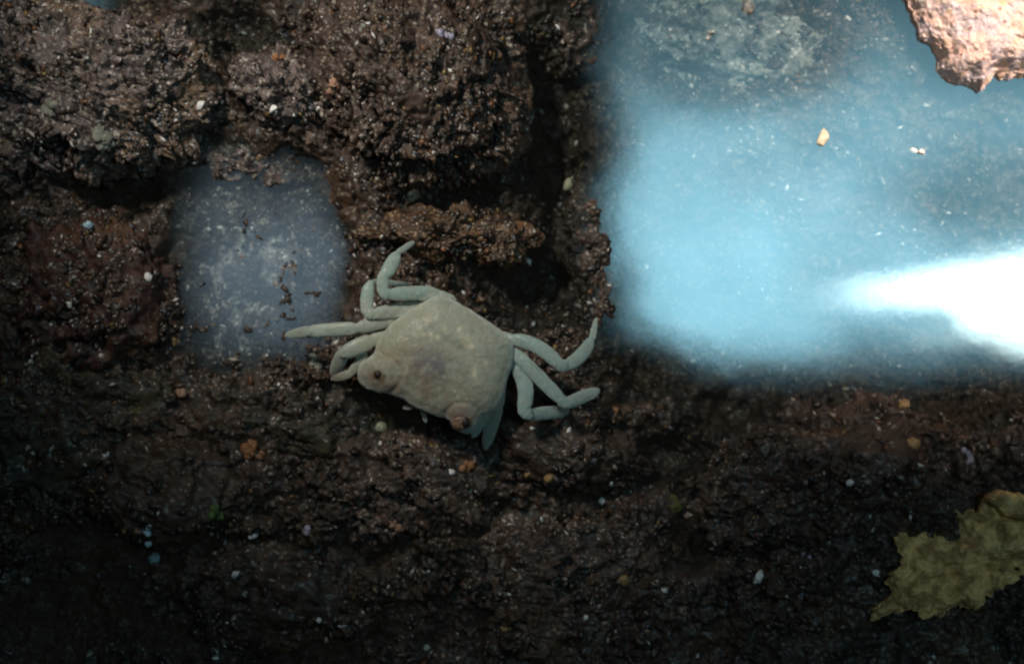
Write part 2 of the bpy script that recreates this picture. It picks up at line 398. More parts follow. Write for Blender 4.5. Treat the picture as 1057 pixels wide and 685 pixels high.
rocks = [
    rock(264, 285, -36, (98, 116, 27), 'pale_crust', 109, 'flat pale-flecked rock just under the surface of the small blue pool', 6, med=6, small=3, big=.12),
    rock(70, 85, 6, (152, 88, 84), 'grey_crust', 11, 'large grey-brown crusted boulder filling the top left corner', 7, rot=-14, med=9, small=4, streak=-20),
    rock(428, 80, 4, (112, 118, 92), 'brown', 23, 'large brown pitted boulder at the top, above the crab', 7, rot=25, med=8, small=4, streak=60),
    rock(296, 98, -6, (62, 36, 52), 'grey_crust', 31, 'olive-grey crusted rock wedged between the two large top boulders', 6, rot=-18, med=8, small=4),
    rock(262, 172, -33, (80, 34, 34), 'grey_crust', 35, 'low pale-flecked rock at the upper edge of the small blue pool', 6, rot=-12, med=7, small=4),
    rock(462, 244, -10, (88, 27, 42), 'rust', 41, 'narrow rusty ridge of rock just above the crab', 6, rot=-3, med=8, small=4),
    rock(102, 305, -10, (78, 88, 56), 'red_brown', 53, 'red-brown lumpy rock left of the small blue pool', 6, rot=20, med=8, small=3),
    rock(60, 430, -10, (120, 74, 40), 'olive', 59, 'dull olive-black rock at the left edge of the photo, halfway down', 6, rot=10, med=8, small=3),
    rock(300, 425, -22, (104, 46, 40), 'olive', 61, 'olive-black rock beneath the left eye of the crab', 6, rot=-12, med=7, small=3.5),
    rock(165, 505, -4, (86, 58, 46), 'umber', 67, 'smooth umber-brown rock between the orange crust and the blue shards', 6, rot=-8, med=5, small=1.4),
    rock(430, 502, -14, (92, 62, 42), 'brown', 71, 'dark brown rock directly below the crab', 6, rot=8, med=8, small=3.5),
    rock(516, 254, 22, (23, 21, 16), 'rust', 127, 'round rust-brown cobble at the right end of the rusty ridge', 5, name='cobble', category='cobble', group=None, med=2, small=2, cut=-2),
    rock(592, 466, -6, (78, 46, 46), 'umber', 73, 'rounded brown rock under the right legs of the crab', 6, rot=-14, med=5, small=2),
    rock(572, 580, -14, (110, 62, 38), 'brown', 79, 'very dark rock at the bottom centre of the photo', 6, rot=12, med=8, small=3),
    rock(280, 608, -18, (130, 62, 40), 'bed', 83, 'almost black rock with scattered white chips, lower left', 6, rot=-4, med=7, small=2.5),
    rock(826, 500, -12, (120, 62, 44), 'bed', 89, 'dark grey-brown rock below the bright reflection', 6, rot=6, med=8, small=3.5),
    rock(905, 482, 2, (58, 42, 42), 'umber', 97, 'rounded red-brown rock below the right end of the bright reflection', 6, rot=14, med=4, small=1.5),
    rock(752, 36, -46, (112, 74, 38), 'slate', 101, 'blue-grey rock under water at the top of the bright pool', 6, rot=-10, med=7, small=3),
    rock(613, 262, -26, (22, 78, 32), 'brown', 103, 'narrow flecked rock along the left edge of the bright pool', 6, rot=6, med=7, small=3.5),
    rock(596, 26, -34, (44, 56, 36), 'bed', 107, 'small dark rock between the big brown boulder and the bright pool', 5, rot=0, med=7, small=3.5),
]

# ------------------------------------------------------------------ domes grown from an outline
def smooth_outline(pts, n=420):
    P = np.array(pts, float); m_ = len(P); out = []
    seg = np.linalg.norm(np.roll(P, -1, 0) - P, axis=1); cum = np.concatenate([[0], np.cumsum(seg)])
    for s in np.linspace(0, cum[-1], n, endpoint=False):
        i = min(np.searchsorted(cum, s, side='right') - 1, m_ - 1); t = (s - cum[i]) / max(seg[i], 1e-9)
        p0, p1, p2, p3 = P[(i - 1) % m_], P[i], P[(i + 1) % m_], P[(i + 2) % m_]
        out.append(.5 * (2 * p1 + (p2 - p0) * t + (2 * p0 - 5 * p1 + 4 * p2 - p3) * t * t + (3 * p1 - p0 - 3 * p2 + p3) * t ** 3))
    return np.array(out)
def outline_dome(pts, h, depth, n=420, rings=90, under=40, p=2.4, centre=None, wave=0., seed=0):
    """pts in layout XY; returns V,F of a closed dome over the outline with its rim at z = 0"""
    O = smooth_outline(pts, n); c = np.array(centre) if centre is not None else O.mean(0)
    if wave:
        dirs = (O - c) / np.linalg.norm(O - c, axis=1)[:, None]
        O = O + dirs * (wave * fbm(np.hstack([O / 11, np.full((n, 1), seed)]), seed, 4, .75))[:, None]
    rr = 1 - (1 - np.linspace(0, 1, rings)) ** 1.6
    V = [np.array([[c[0], c[1], h]])]
    for r in rr[1:]: V.append(np.hstack([c + (O - c) * r, np.full((n, 1), h * max(0, 1 - r ** p) ** .5)]))
    for k in range(1, under + 1):
        t = k / under; V.append(np.hstack([c + (O - c) * (1 - t ** 1.0) ** .5 if k < under else np.repeat(c[None], n, 0), np.full((n, 1), -depth * (1 - (1 - t) ** 2) ** .5)]))
    V = np.vstack(V); F = []
    a = np.arange(n); b_ = (a + 1) % n
    tri0 = np.stack([np.zeros(n, int), 1 + a, 1 + b_, 1 + b_], 1)
    for k in range(rings - 1 + under - 1):
        s0 = 1 + k * n; s1 = s0 + n
        F.append(np.stack([s0 + a, s1 + a, s1 + b_, s0 + b_], 1))
    return V, tri0[:, :3], np.vstack(F), O, c
def plateau(V, O, H, soft):
    d = np.full(len(V), 1e9)
    for o_ in O[::2]: d = np.minimum(d, (V[:, 0] - o_[0]) ** 2 + (V[:, 1] - o_[1]) ** 2)
    up = V[:, 2] > 0; V = V.copy()
    V[up, 2] = H * (1 - np.exp(-np.sqrt(d[up]) / soft)); return V
def mesh_mixed(name, V, T, Q, mat):
    tri = np.vstack([T, Q[:, [0, 1, 2]], Q[:, [0, 2, 3]]])
    return mesh_np(name, V, tri, mat)
def disp_dome(V, amp, sc, seed, ridge=0., wor=0., wsc=10.):
    r = amp * fbm(V / sc, seed, 5, .55)
    if ridge: r += ridge * ridged(V / (sc * .6), seed + 3, 4)
    if wor: r += wor * (.5 - worley(V / wsc, seed + 4))
    V = V.copy(); V[:, 2] += r
    return V

# brightly lit coral-coloured rock standing out of the water
M['coral'] = plain('peach_coral_rock', rgb(.92, .68, .58), .9, .05, c2=rgb(.70, .62, .64), scale=.06, bmp=.35)
_n = NT(M['coral'].node_tree); _bs = M['coral'].node_tree.nodes['Principled BSDF']; _v = px_coords(_n, M['coral'].node_tree)
_old = _bs.inputs['Base Color'].links[0].from_socket
_c = _n.mix(_n.ss(_n.noise(_v, .10, 4, .65), .56, .72), _old, rgb(.85, .66, .36))
_c = _n.mix(_n.ss(_n.voro(_v, .075), .22, .08), _c, rgb(.42, .24, .20))
_n._in(_bs.inputs['Base Color'], _c)
cpts = [(926, -30), (936, 4), (945, 26), (947, 40), (960, 47), (967, 60), (968, 75), (982, 87), (995, 88), (1008, 96), (1018, 88), (1026, 79), (1034, 84), (1054, 80),
        (1085, 84), (1120, 70), (1140, 20), (1120, -40), (1040, -70), (970, -60)]
ctr = np.array([(p[0] - CX, CY - p[1]) for p in cpts])
V, T_, Q_, O, c = outline_dome(ctr, 44, 70, rings=110, wave=5, seed=4, p=3.0)
V = plateau(V, O, 44, 16); V = disp_dome(V, 9, 40, 77, ridge=2, wor=4, wsc=13); V[:, 2] += 1.8 * facet(V / 12, 12) + 1.4 * facet(V / 6, 13)
coral = add('coral_rock', mesh_mixed('coral_rock', V, T_, Q_, M['coral']), (0, 0, 6), label='brightly lit peach-orange coral rock jutting in at the top right corner', category='coral rock')

# yellow-green sponge crust
M['sponge'] = plain('yellow_olive_sponge', rgb(.95, .64, .28), .65, .25, c2=rgb(.45, .28, .12), scale=.045, bmp=1.0)
spts = [(899, 638), (897, 627), (913, 612), (911, 596), (923, 578), (919, 552), (948, 546), (976, 550), (984, 538), (980, 527), (1003, 523), (1010, 512), (1027, 508), (1056, 524),
        (1110, 520), (1130, 570), (1100, 590), (1056, 588), (1018, 612), (982, 627), (952, 637), (930, 625)]
sctr = np.array([(p[0] - CX, CY - p[1]) for p in spts])
V, T_, Q_, O, c = outline_dome(sctr, 13, 50, rings=100, wave=13, seed=8, p=7.0, centre=(1000 - CX, CY - 578))
V = plateau(V, O, 34, 24); V = disp_dome(V, 20, 34, 87, ridge=3, wor=10, wsc=19); V = disp_dome(V, 2, 6, 88, wor=2.5, wsc=6)
V[:, 2] -= 12 * np.exp(-(((V[:, 0] - (985 - CX)) / 34) ** 2 + ((V[:, 1] - (CY - 592)) / 16) ** 2))
sponge = add('sponge', mesh_mixed('sponge', V, T_, Q_, M['sponge']), (0, 0, 20), label='dull yellow-olive sponge spread over the rock at the lower right', category='sponge')
fpts = [(1008, 512), (1016, 505), (1030, 503), (1056, 512), (1084, 520), (1090, 532), (1060, 534), (1040, 532), (1022, 524)]
V, T_, Q_, O, c = outline_dome(np.array([(p[0] - CX, CY - p[1]) for p in fpts]), 15, 26, n=200, rings=40, under=16, wave=6, seed=3, p=2.2)
V = disp_dome(V, 6, 16, 91, wor=4, wsc=9)
add('fold', mesh_mixed('fold', V, T_, Q_, M['sponge']), (0, 0, 24), parent=sponge, label='raised curled lobe of the sponge')

# ------------------------------------------------------------------ ray helper (surface under a spot)
bpy.context.view_layer.update()
DG = bpy.context.evaluated_depsgraph_get()
SKIP = ()
def ground(X, Y, top=400.0):
    o = Vector((X, Y, top)) * K
    for _ in range(12):
        hit, loc, nrm, i, ob, mt = scene.ray_cast(DG, o, Vector((0, 0, -1)))
        if not hit: return -120.0, Vector((0, 0, 1)), None
        if ob.name == 'water' or (SKIP and ob.name.startswith(SKIP)): o = loc + Vector((0, 0, -.00001)); continue
        return loc.z / K, nrm, ob.name
    return -120.0, Vector((0, 0, 1)), None
def surf(px, py):
    # rocks only, never the crab

    z, n_, nm = ground(px - CX, CY - py)
    p = W(px, py, z); z, n_, nm = ground(p.x, p.y)
    return Vector((p.x, p.y, z)), n_, nm

# ------------------------------------------------------------------ crab
def cz(x, y, z=0.):          # crab drawing coordinates -> layout XY at body height
    px, py = 270 + x / 2.74, 230 + y / 2.74
    p = W(px, py, 60); return (p.x, p.y, z)
CZ = 66.0                     # rim height of the shell
def crab_body():
    global SHELL_O
    parts = []
    shell = [(500, 206), (545, 222), (600, 252), (655, 288), (698, 322), (714, 352), (708, 400), (694, 448), (680, 495), (656, 528), (622, 545), (598, 590), (566, 592), (528, 556),
             (478, 540), (430, 516), (404, 500), (376, 489), (326, 478), (286, 460), (272, 428), (282, 396), (318, 370), (330, 335), (362, 292), (410, 256), (455, 226)]
    V, T_, Q_, O, c = outline_dome([cz(x, y)[:2] for x, y in shell], 21, 13, n=260, rings=60, under=22, p=2.8, centre=cz(505, 385)[:2])
    V[:, 2] += CZ; SHELL_O = O
    def crab_xy(V): return (V[:, 0] + 0), V[:, 1]
    parts.append((V, np.vstack([T_, Q_[:, [0, 1, 2]], Q_[:, [0, 2, 3]]])))
    def tube(P, R, flat=.72, n=20, steps=7):
        """P list of (x,y,z layout), R radii; limb of smoothly joined rings, tapered, flattened in height"""
        P = [np.array(p, float) for p in P]; pts = []; rad = []
        for i in range(len(P) - 1):
            for k in range(steps):
                t = k / steps; pts.append(P[i] * (1 - t) + P[i + 1] * t); rad.append(R[i] * (1 - t) + R[i + 1] * t)
        pts.append(P[-1]); rad.append(R[-1]); pts = np.array(pts); rad = np.array(rad)
        for _ in range(2):
            q = pts.copy(); q[1:-1] = .25 * pts[:-2] + .5 * pts[1:-1] + .25 * pts[2:]; pts = q
        # rounded ends
        tan = np.gradient(pts, axis=0); tan /= np.linalg.norm(tan, axis=1)[:, None]
        ends0 = [pts[0] - tan[0] * rad[0] * f_ for f_ in (.95, .7, .4)]; r0 = [rad[0] * f_ for f_ in (.25, .68, .9)]
        ends1 = [pts[-1] + tan[-1] * rad[-1] * f_ for f_ in (.4, .7, .95)]; r1 = [rad[-1] * f_ for f_ in (.9, .68, .25)]
        pts = np.vstack([ends0, pts, ends1]); rad = np.concatenate([r0, rad, r1]); tan = np.vstack([[tan[0]] * 3, tan, [tan[-1]] * 3])
        V = []; up = np.array([0, 0, 1.])
        for p, r, t in zip(pts, rad, tan):
            s_ = np.cross(t, up); s_ /= max(np.linalg.norm(s_), 1e-6); u_ = np.cross(s_, t)
            for a in np.linspace(0, 2 * math.pi, n, endpoint=False): V.append(p + s_ * r * math.cos(a) + u_ * r * flat * math.sin(a))
        m_ = len(pts); V = np.vstack([np.array(V), pts[0:1], pts[-1:]]); F = []
        for i in range(m_ - 1):
            for j in range(n):
                a, b2 = i * n + j, i * n + (j + 1) % n; F += [(a, b2, b2 + n), (a, b2 + n, a + n)]
        for j in range(n):
            F.append((m_ * n, (j + 1) % n, j)); F.append((m_ * n + 1, (m_ - 1) * n + j, (m_ - 1) * n + (j + 1) % n))
        parts.append((V, np.array(F)))
    def limb(segs, ground_tip=True):
        """segs: joints and radii per segment (x0, y0, z0, x1, y1, z1, r0, rmid, r1[, bend x, bend y]) in drawing units"""
        last = len(segs) - 1
        for i, sg in enumerate(segs):
            x0, y0, z0, x1, y1, z1, r0, rm, r1 = sg[:9]; bx, by = sg[9:11] if len(sg) > 9 else (0, 0)
            if i == last and ground_tip:
                q = cz(x1, y1); g = ground(q[0], q[1])[0] + 3 - CZ; z1 = max(min(g, z0 + 4), z0 - 30)
            P = []; R = []
            for k in range(17):
                t = k / 16; e = 4 * t * (1 - t)
                P.append(cz(x0 * (1 - t) + x1 * t + bx * e, y0 * (1 - t) + y1 * t + by * e, CZ + z0 * (1 - t) + z1 * t))
                prof = min(1, (min(t, 1 - t) / .11)) ** .7
                end = r0 if t < .5 else r1
                R.append((end * .74 * (1 - prof) + (rm * e ** .5 * .0 + (r0 * (1 - t) + r1 * t) * (1 - .55 * e) + rm * .55 * e) * prof) / 2.74 * .93)
            tube(P, R, .42, steps=2)
    # right side, rear to front
    limb([(660, 318, -3, 712, 328, 0, 17, 17, 15), (710, 328, 2, 842, 402, 12, 19, 24, 19, 6, -14), (836, 400, 12, 862, 406, 10, 18, 20, 18), (860, 404, 9, 932, 328, -2, 19, 25, 14, 8, 6), (934, 330, -3, 950, 268, -10, 12, 11, 5)])
    limb([(664, 346, -5, 714, 362, -2, 17, 17, 15), (712, 362, -1, 848, 500, 8, 18, 24, 19), (842, 498, 8, 868, 512, 6, 18, 19, 17), (862, 510, 5, 952, 476, -12, 19, 23, 15)])
    limb([(668, 380, -7, 714, 400, -4, 18, 18, 16), (712, 398, -4, 738, 532, 2, 20, 28, 20, 20, -6), (738, 526, 2, 756, 544, 1, 18, 19, 18), (752, 542, 0, 864, 534, -8, 19, 22, 17)])
    limb([(672, 440, -6, 664, 520, -6, 20, 24, 22), (664, 516, -6, 632, 640, -13, 25, 25, 11)])
    # left side
    limb([(540, 222, -3, 500, 205, 0, 19, 19, 18), (504, 204, 0, 362, 204, 12, 19, 24, 18, 0, -5), (364, 206, 12, 345, 196, 13, 17, 18, 17), (346, 200, 13, 345, 146, 11, 17, 19, 16), (354, 148, 10, 386, 86, 2, 19, 25, 13), (388, 84, 1, 428, 52, -5, 11, 11, 7)])
    limb([(480, 250, -5, 440, 234, -3, 18, 18, 17), (446, 236, -3, 318, 258, 3, 20, 24, 18), (318, 262, 3, 302, 254, 3, 17, 18, 17), (302, 258, 2, 308, 172, -3, 19, 23, 16, -6, 0), (318, 166, -6, 412, 172, -14, 11, 10, 6)])
    limb([(430, 262, -7, 370, 270, -5, 18, 20, 18), (372, 270, -4, 272, 297, -1, 20, 24, 17), (268, 298, -2, 132, 306, -8, 20, 22, 18), (134, 306, -8, 58, 318, -18, 19, 17, 6)])
    limb([(400, 316, -7, 310, 332, -6, 20, 22, 22), (312, 332, -6, 232, 368, -5, 24, 27, 21), (234, 366, -6, 198, 436, -16, 21, 23, 14, -4, 0)])
    # folded claws in front of the shell
    limb([(640, 480, -7, 622, 560, -7, 20, 23, 19), (620, 556, -7, 598, 604, -12, 19, 19, 9)], False)
    limb([(290, 372, -12, 252, 424, -15, 14, 16, 14), (252, 426, -15, 196, 442, -20, 14, 15, 8)], False)
    # mouth limbs
    limb([(446, 512, -7, 404, 522, -11, 12, 12, 9)], False)
    limb([(452, 520, -9, 464, 562, -13, 9, 9, 7)], False)
    # eye sockets
    for (x, y, r, h) in ((334, 428, 52, -9), (572, 552, 44, -8)):
        V, F = ICO[4]; p = cz(x, y, CZ + h - 6); parts.append((V * np.array([r / 2.74, r / 2.74 * .9, 14]) + np.array(p), F))
    VV = []; FF = []; off = 0
    for V, F in parts: VV.append(V); FF.append(F + off); off += len(V)
    return np.vstack(VV), np.vstack(FF)
V, F = crab_body()
me0 = mesh_np('crab_raw', V, F)
tmp = add('crab_raw', me0)
md = tmp.modifiers.new('r', 'REMESH'); md.mode = 'VOXEL'; md.voxel_size = 0.7 * K; md.use_smooth_shade = True
md2 = tmp.modifiers.new('s', 'SMOOTH'); md2.factor = .5; md2.iterations = 3
bpy.context.view_layer.update()
ev = tmp.evaluated_get(bpy.context.evaluated_depsgraph_get())
cme = bpy.data.meshes.new_from_object(ev); cme.name = 'crab'
bpy.data.objects.remove(tmp); bpy.data.meshes.remove(me0)
nv = len(cme.vertices); co = np.empty(nv * 3, np.float32); cme.vertices.foreach_get('co', co); P = co.reshape(-1, 3).astype(float) / K
nr = np.empty(nv * 3, np.float32); cme.vertices.foreach_get('normal', nr); NRM = nr.reshape(-1, 3).astype(float)
# back to drawing coordinates for the shell's own relief and pigment
s_ = (D - 60) / D
dx_ = (P[:, 0] / s_ + CX - 270) * 2.74; dy_ = (CY - P[:, 1] / s_ - 230) * 2.74
def blob(x, y, rx, ry, a=0):
    return np.exp(-ell(dx_, dy_, x, y, rx, ry, a) ** 2)
d = np.zeros(nv)
d += 2.6 * blob(480, 400, 70, 55, 25) + 1.8 * blob(590, 330, 60, 45, 30) + 1.6 * blob(440, 300, 60, 45, 20) + 1.5 * blob(620, 440, 50, 60, 10)
d -= 2.2 * blob(545, 350, 16, 70, -60) + 1.8 * blob(540, 450, 14, 60, -20) + 1.6 * blob(405, 380, 14, 70, 20)
d -= 1.3 * np.exp(-((ell(dx_, dy_, 336, 428, 62, 56, 10) - 1) / .12) ** 2) * (dx_ > 340) * (dx_ < 470)
d -= 1.0 * np.exp(-((ell(dx_, dy_, 572, 556, 54, 50, 10) - 1) / .12) ** 2) * (dy_ < 570)
do = np.full(nv, 1e9)
for o_ in SHELL_O: do = np.minimum(do, (P[:, 0] - o_[0]) ** 2 + (P[:, 1] - o_[1]) ** 2)
do = np.sqrt(do); onsh = (P[:, 2] > CZ + 1) * 1.0
ins = (ell(dx_, dy_, 500, 385, 235, 190, 25) < 1.05) * onsh
d += ins * (0.5 * np.exp(-((do - 1.5) / 1.8) ** 2) - .25 * np.exp(-((do - 6) / 2.2) ** 2))
shl = .35 + .65 * ins
d += shl * (1.0 * fbm(P / 14, 5, 4) + .5 * (.5 - worley(P / 6, 3))) + .22 * fbm(P / 2.5, 6, 3)
P2 = P + NRM * d[:, None]
cme.vertices.foreach_set('co', (P2 * K).astype(np.float32).ravel()); cme.update()
# pigment
C = np.tile(np.array([.48, .58, .52]), (nv, 1))
def tint(c, w): 
    global C
    w = np.clip(w, 0, 1)[:, None]; C = C * (1 - w) + np.array(c) * w
nz = fbm(P / 12, 21, 5, .6); nz2 = fbm(P / 5, 22, 4, .6)
inshell = 1 - sstep(ell(dx_, dy_, 500, 385, 225, 175, 25), .8, 1.08)
tint((.50, .50, .40), inshell * (.55 + .8 * nz))
tint((.42, .37, .25), blob(430, 420, 170, 110, 25) * (.75 + .5 * nz))
tint((.20, .18, .23), blob(482, 402, 56, 42, 20) * (.85 + .6 * nz))
tint((.36, .28, .20), blob(470, 470, 130, 50, 27) * .5)
tint((.26, .17, .11), blob(340, 448, 64, 38, 10) * .9)
tint((.14, .08, .05), blob(334, 430, 22, 20) * .8)
tint((.27, .12, .095), blob(556, 560, 46, 38, 20) * .95)
tint((.24, .19, .13), blob(205, 436, 42, 30) * .8)
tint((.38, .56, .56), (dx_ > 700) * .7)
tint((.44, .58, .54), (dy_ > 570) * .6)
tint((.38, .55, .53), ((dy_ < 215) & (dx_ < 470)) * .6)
tint((.30, .34, .28), np.clip(nz2 * 1.8 - .15, 0, .6))
tint((.60, .62, .50), np.clip(-nz * 2.2 - .1, 0, .5) * inshell)
spk = worley(P / 8.0, 33) + .12 * fbm(P / 2, 34, 2)
tint((.78, .78, .66), sstep(spk, .30, .08) * inshell * sstep(nz, 0, .3) * .6)
for (x, y, r) in ((590, 345, 14), (574, 330, 11), (600, 412, 8), (604, 430, 7), (500, 322, 7), (480, 315, 6), (456, 308, 6), (632, 395, 7), (560, 300, 6), (520, 300, 6)):
    tint((.82, .78, .60), blob(x, y, r, r * 1.3) * .85)
# pale rim of the shell and leg edges
tint((.62, .68, .62), np.clip(1 - np.abs(NRM[:, 2]) - .35, 0, 1) * .7)  # translucent edge sheen put into the pigment by surface slope
tint((.66, .72, .66), ins * np.exp(-((do - 1.2) / 1.8) ** 2) * .6)
C *= (np.array([[.80, .80, .79]]) * (1 + .35 * np.clip(nz2, -.6, .6) + .2 * nz)[:, None])
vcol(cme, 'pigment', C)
m, n, bs, nt = new_mat('pale_translucent_shell'); M['shell'] = m
at = nd(nt, 'ShaderNodeAttribute'); at.attribute_name = 'pigment'
v = px_coords(n, nt)
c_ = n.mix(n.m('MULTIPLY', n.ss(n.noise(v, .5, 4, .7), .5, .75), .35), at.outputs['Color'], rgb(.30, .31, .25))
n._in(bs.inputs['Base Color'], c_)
bs.inputs['Roughness'].default_value = .5; bs.inputs['Specular IOR Level'].default_value = .35
bs.inputs['Subsurface Weight'].default_value = .7; bs.inputs['Sheen Weight'].default_value = .5; bs.inputs['Coat Weight'].default_value = .12; bs.inputs['Coat Roughness'].default_value = .2; bs.inputs['Subsurface Radius'].default_value = (1, 1, .85); bs.inputs['Subsurface Scale'].default_value = 5 * K
bump(n, nt, bs, n.m('ADD', n.noise(v, .35, 4, .6), n.m('MULTIPLY', n.noise(v, 1.2, 2, .5), .4)), .5, 1.2)
cme.materials.clear(); cme.materials.append(m)
cme.polygons.foreach_set('use_smooth', np.ones(len(cme.polygons), dtype=bool))
# origin at the body's foot
c0 = Vector(cz(505, 385, 0)); c0.z = CZ - 15
cme.transform(Matrix.Translation(-c0 * K))
crab = add('crab', cme, c0, label='pale grey-green crab with spread legs clinging to dark wet rock', category='crab')
M['eye'] = plain('amber_eye', rgb(.17, .095, .06), .35, .5, c2=rgb(.26, .19, .13), scale=.25, bmp=.1)
M['pupil'] = plain('dark_pupil', rgb(.02, .014, .011), .45, .4, scale=.2, bmp=.0)
def ellipsoid(name, r, mat, parent, loc, sub=4, bumpy=0.):
    V, F = ICO[sub]; P_ = V * np.array(r)
    if bumpy: P_ = P_ * (1 + bumpy * fbm(V * 2.5, 5, 3))[:, None]
    return add(name, mesh_np(name, P_, F, mat), loc, parent=parent)
bpy.context.view_layer.update()
def on_crab(x, y):
    p = cz(x, y); z = ground(p[0], p[1])[0]; return Vector((p[0], p[1], z)) - c0
e1 = on_crab(334, 428); e2 = on_crab(574, 560)
ey = ellipsoid('eye', (6.0, 5.5, 4.2), M['eye'], crab, e1 + Vector((0, 0, -2.6)), bumpy=.15); ey['label'] = 'amber-brown left eye'
ellipsoid('pupil', (3.8, 4.2, 2.5), M['pupil'], ey, Vector((-.4, 0.3, 2.6)))
ey = ellipsoid('eye', (10.0, 8.0, 4.4), M['eye'], crab, e2 + Vector((-2.5, 0, -2.4)), bumpy=.15); ey['label'] = 'reddish-brown right eye'
ellipsoid('pupil', (4.5, 5.6, 3.0), M['pupil'], ey, Vector((3.8, -.5, 2.4)))

# ------------------------------------------------------------------ chips, pebbles and growths one can point at
DEB = {
 'white': plain('white_shell', rgb(.88, .88, .86), .35, .6, bmp=.4), 'cream': plain('cream_shell', rgb(.80, .72, .52), .4, .5, bmp=.4),
 'gold': plain('golden_pebble', rgb(.42, .27, .12), .45, .5, bmp=.5), 'orange': plain('orange_crust', rgb(.34, .16, .07), .5, .5, bmp=.6),
 'blue': plain('pale_blue_shard', rgb(.50, .75, .86), .2, .7, bmp=.3), 'green': plain('green_algae', rgb(.11, .19, .06), .6, .3, bmp=.8),
 'lilac': plain('lilac_grey_shard', rgb(.36, .34, .46), .3, .6, bmp=.4), 'peach': plain('peach_crust', rgb(.42, .24, .16), .5, .5, bmp=.7),
 'olive': plain('olive_moss', rgb(.14, .13, .05), .7, .2, bmp=.9), 'brown': plain('brown_cobble', rgb(.10, .055, .03), .45, .5, bmp=.9),
 'pink': plain('pink_grain', rgb(.42, .26, .22), .45, .5, bmp=.5), 'pale': plain('pale_green_grey_crust', rgb(.30, .31, .26), .5, .5, bmp=.9),
}
def bits(px, py, r, kind, name, category, label, n=1, flat=.55, group=None, jag=.35, spread=1.0, el=1.0, ang=0, float_z=None):
    """one irregular piece, or a small clump grown together (one mesh)"""
    r *= .9; rr = random.Random(int(px * 7 + py * 13)); VV = []; FF = []; off = 0
    base, nrm, _ = surf(px, py)
    V0, F0 = ICO[3 if r > 4 else 2]
    for k in range(n):
        q = r if n == 1 else r * rr.uniform(.35, .62)
        sx, sy, sz = q * rr.uniform(.8, 1.1) * el, q * rr.uniform(.75, 1.0), q * flat * rr.uniform(.8, 1.1)
        s = rr.random() * 50
        rad = 1 + jag * 1.6 * fbm(V0 * 1.5 + s, 3, 3, .6)
        Q = V0 * rad[:, None]
        for _ in range(4):         # a few knocked-off facets
            ax = np.array([rr.gauss(0, 1), rr.gauss(0, 1), rr.gauss(0, .6)]); ax /= np.linalg.norm(ax)
            dd = Q @ ax; cutd = rr.uniform(.6, .85); Q = Q - np.outer(np.maximum(dd - cutd, 0), ax)
        Q = Q * np.array([sx, sy, sz]); a = math.radians(ang) + (rr.random() * 6.28 if el == 1 else rr.uniform(-.2, .2)); c, s = math.cos(a), math.sin(a)
        Q = np.stack([Q[:, 0] * c - Q[:, 1] * s, Q[:, 0] * s + Q[:, 1] * c, Q[:, 2]], 1)
        if n > 1:
            ox, oy = rr.uniform(-.6, .6) * r * spread, rr.uniform(-.6, .6) * r * spread * (.7 if el > 1 else 1)
            c, s = math.cos(math.radians(ang)), math.sin(math.radians(ang)); ox, oy = ox * el * c - oy * s, ox * el * s + oy * c
            z = ground(base.x + ox, base.y + oy)[0] - base.z; z = max(-6, min(6, z))
            Q = Q + np.array([ox, oy, z])
        VV.append(Q); FF.append(F0 + off); off += len(Q)
    me = mesh_np(name, np.vstack(VV), np.vstack(FF), DEB[kind], smooth=True)
    loc = base + Vector((0, 0, r * flat * .12))
    if float_z is not None: loc = W(px, py, float_z)
    o = add(name, me, loc, label=label, category=category)
    if group: o['group'] = group
    return o
SKIP = ('crab', 'eye', 'pupil')
G1 = 'white shell chips scattered on the dark rock'; G2 = 'golden and orange pebbles between the rocks'; G3 = 'blue shards at the lower left'
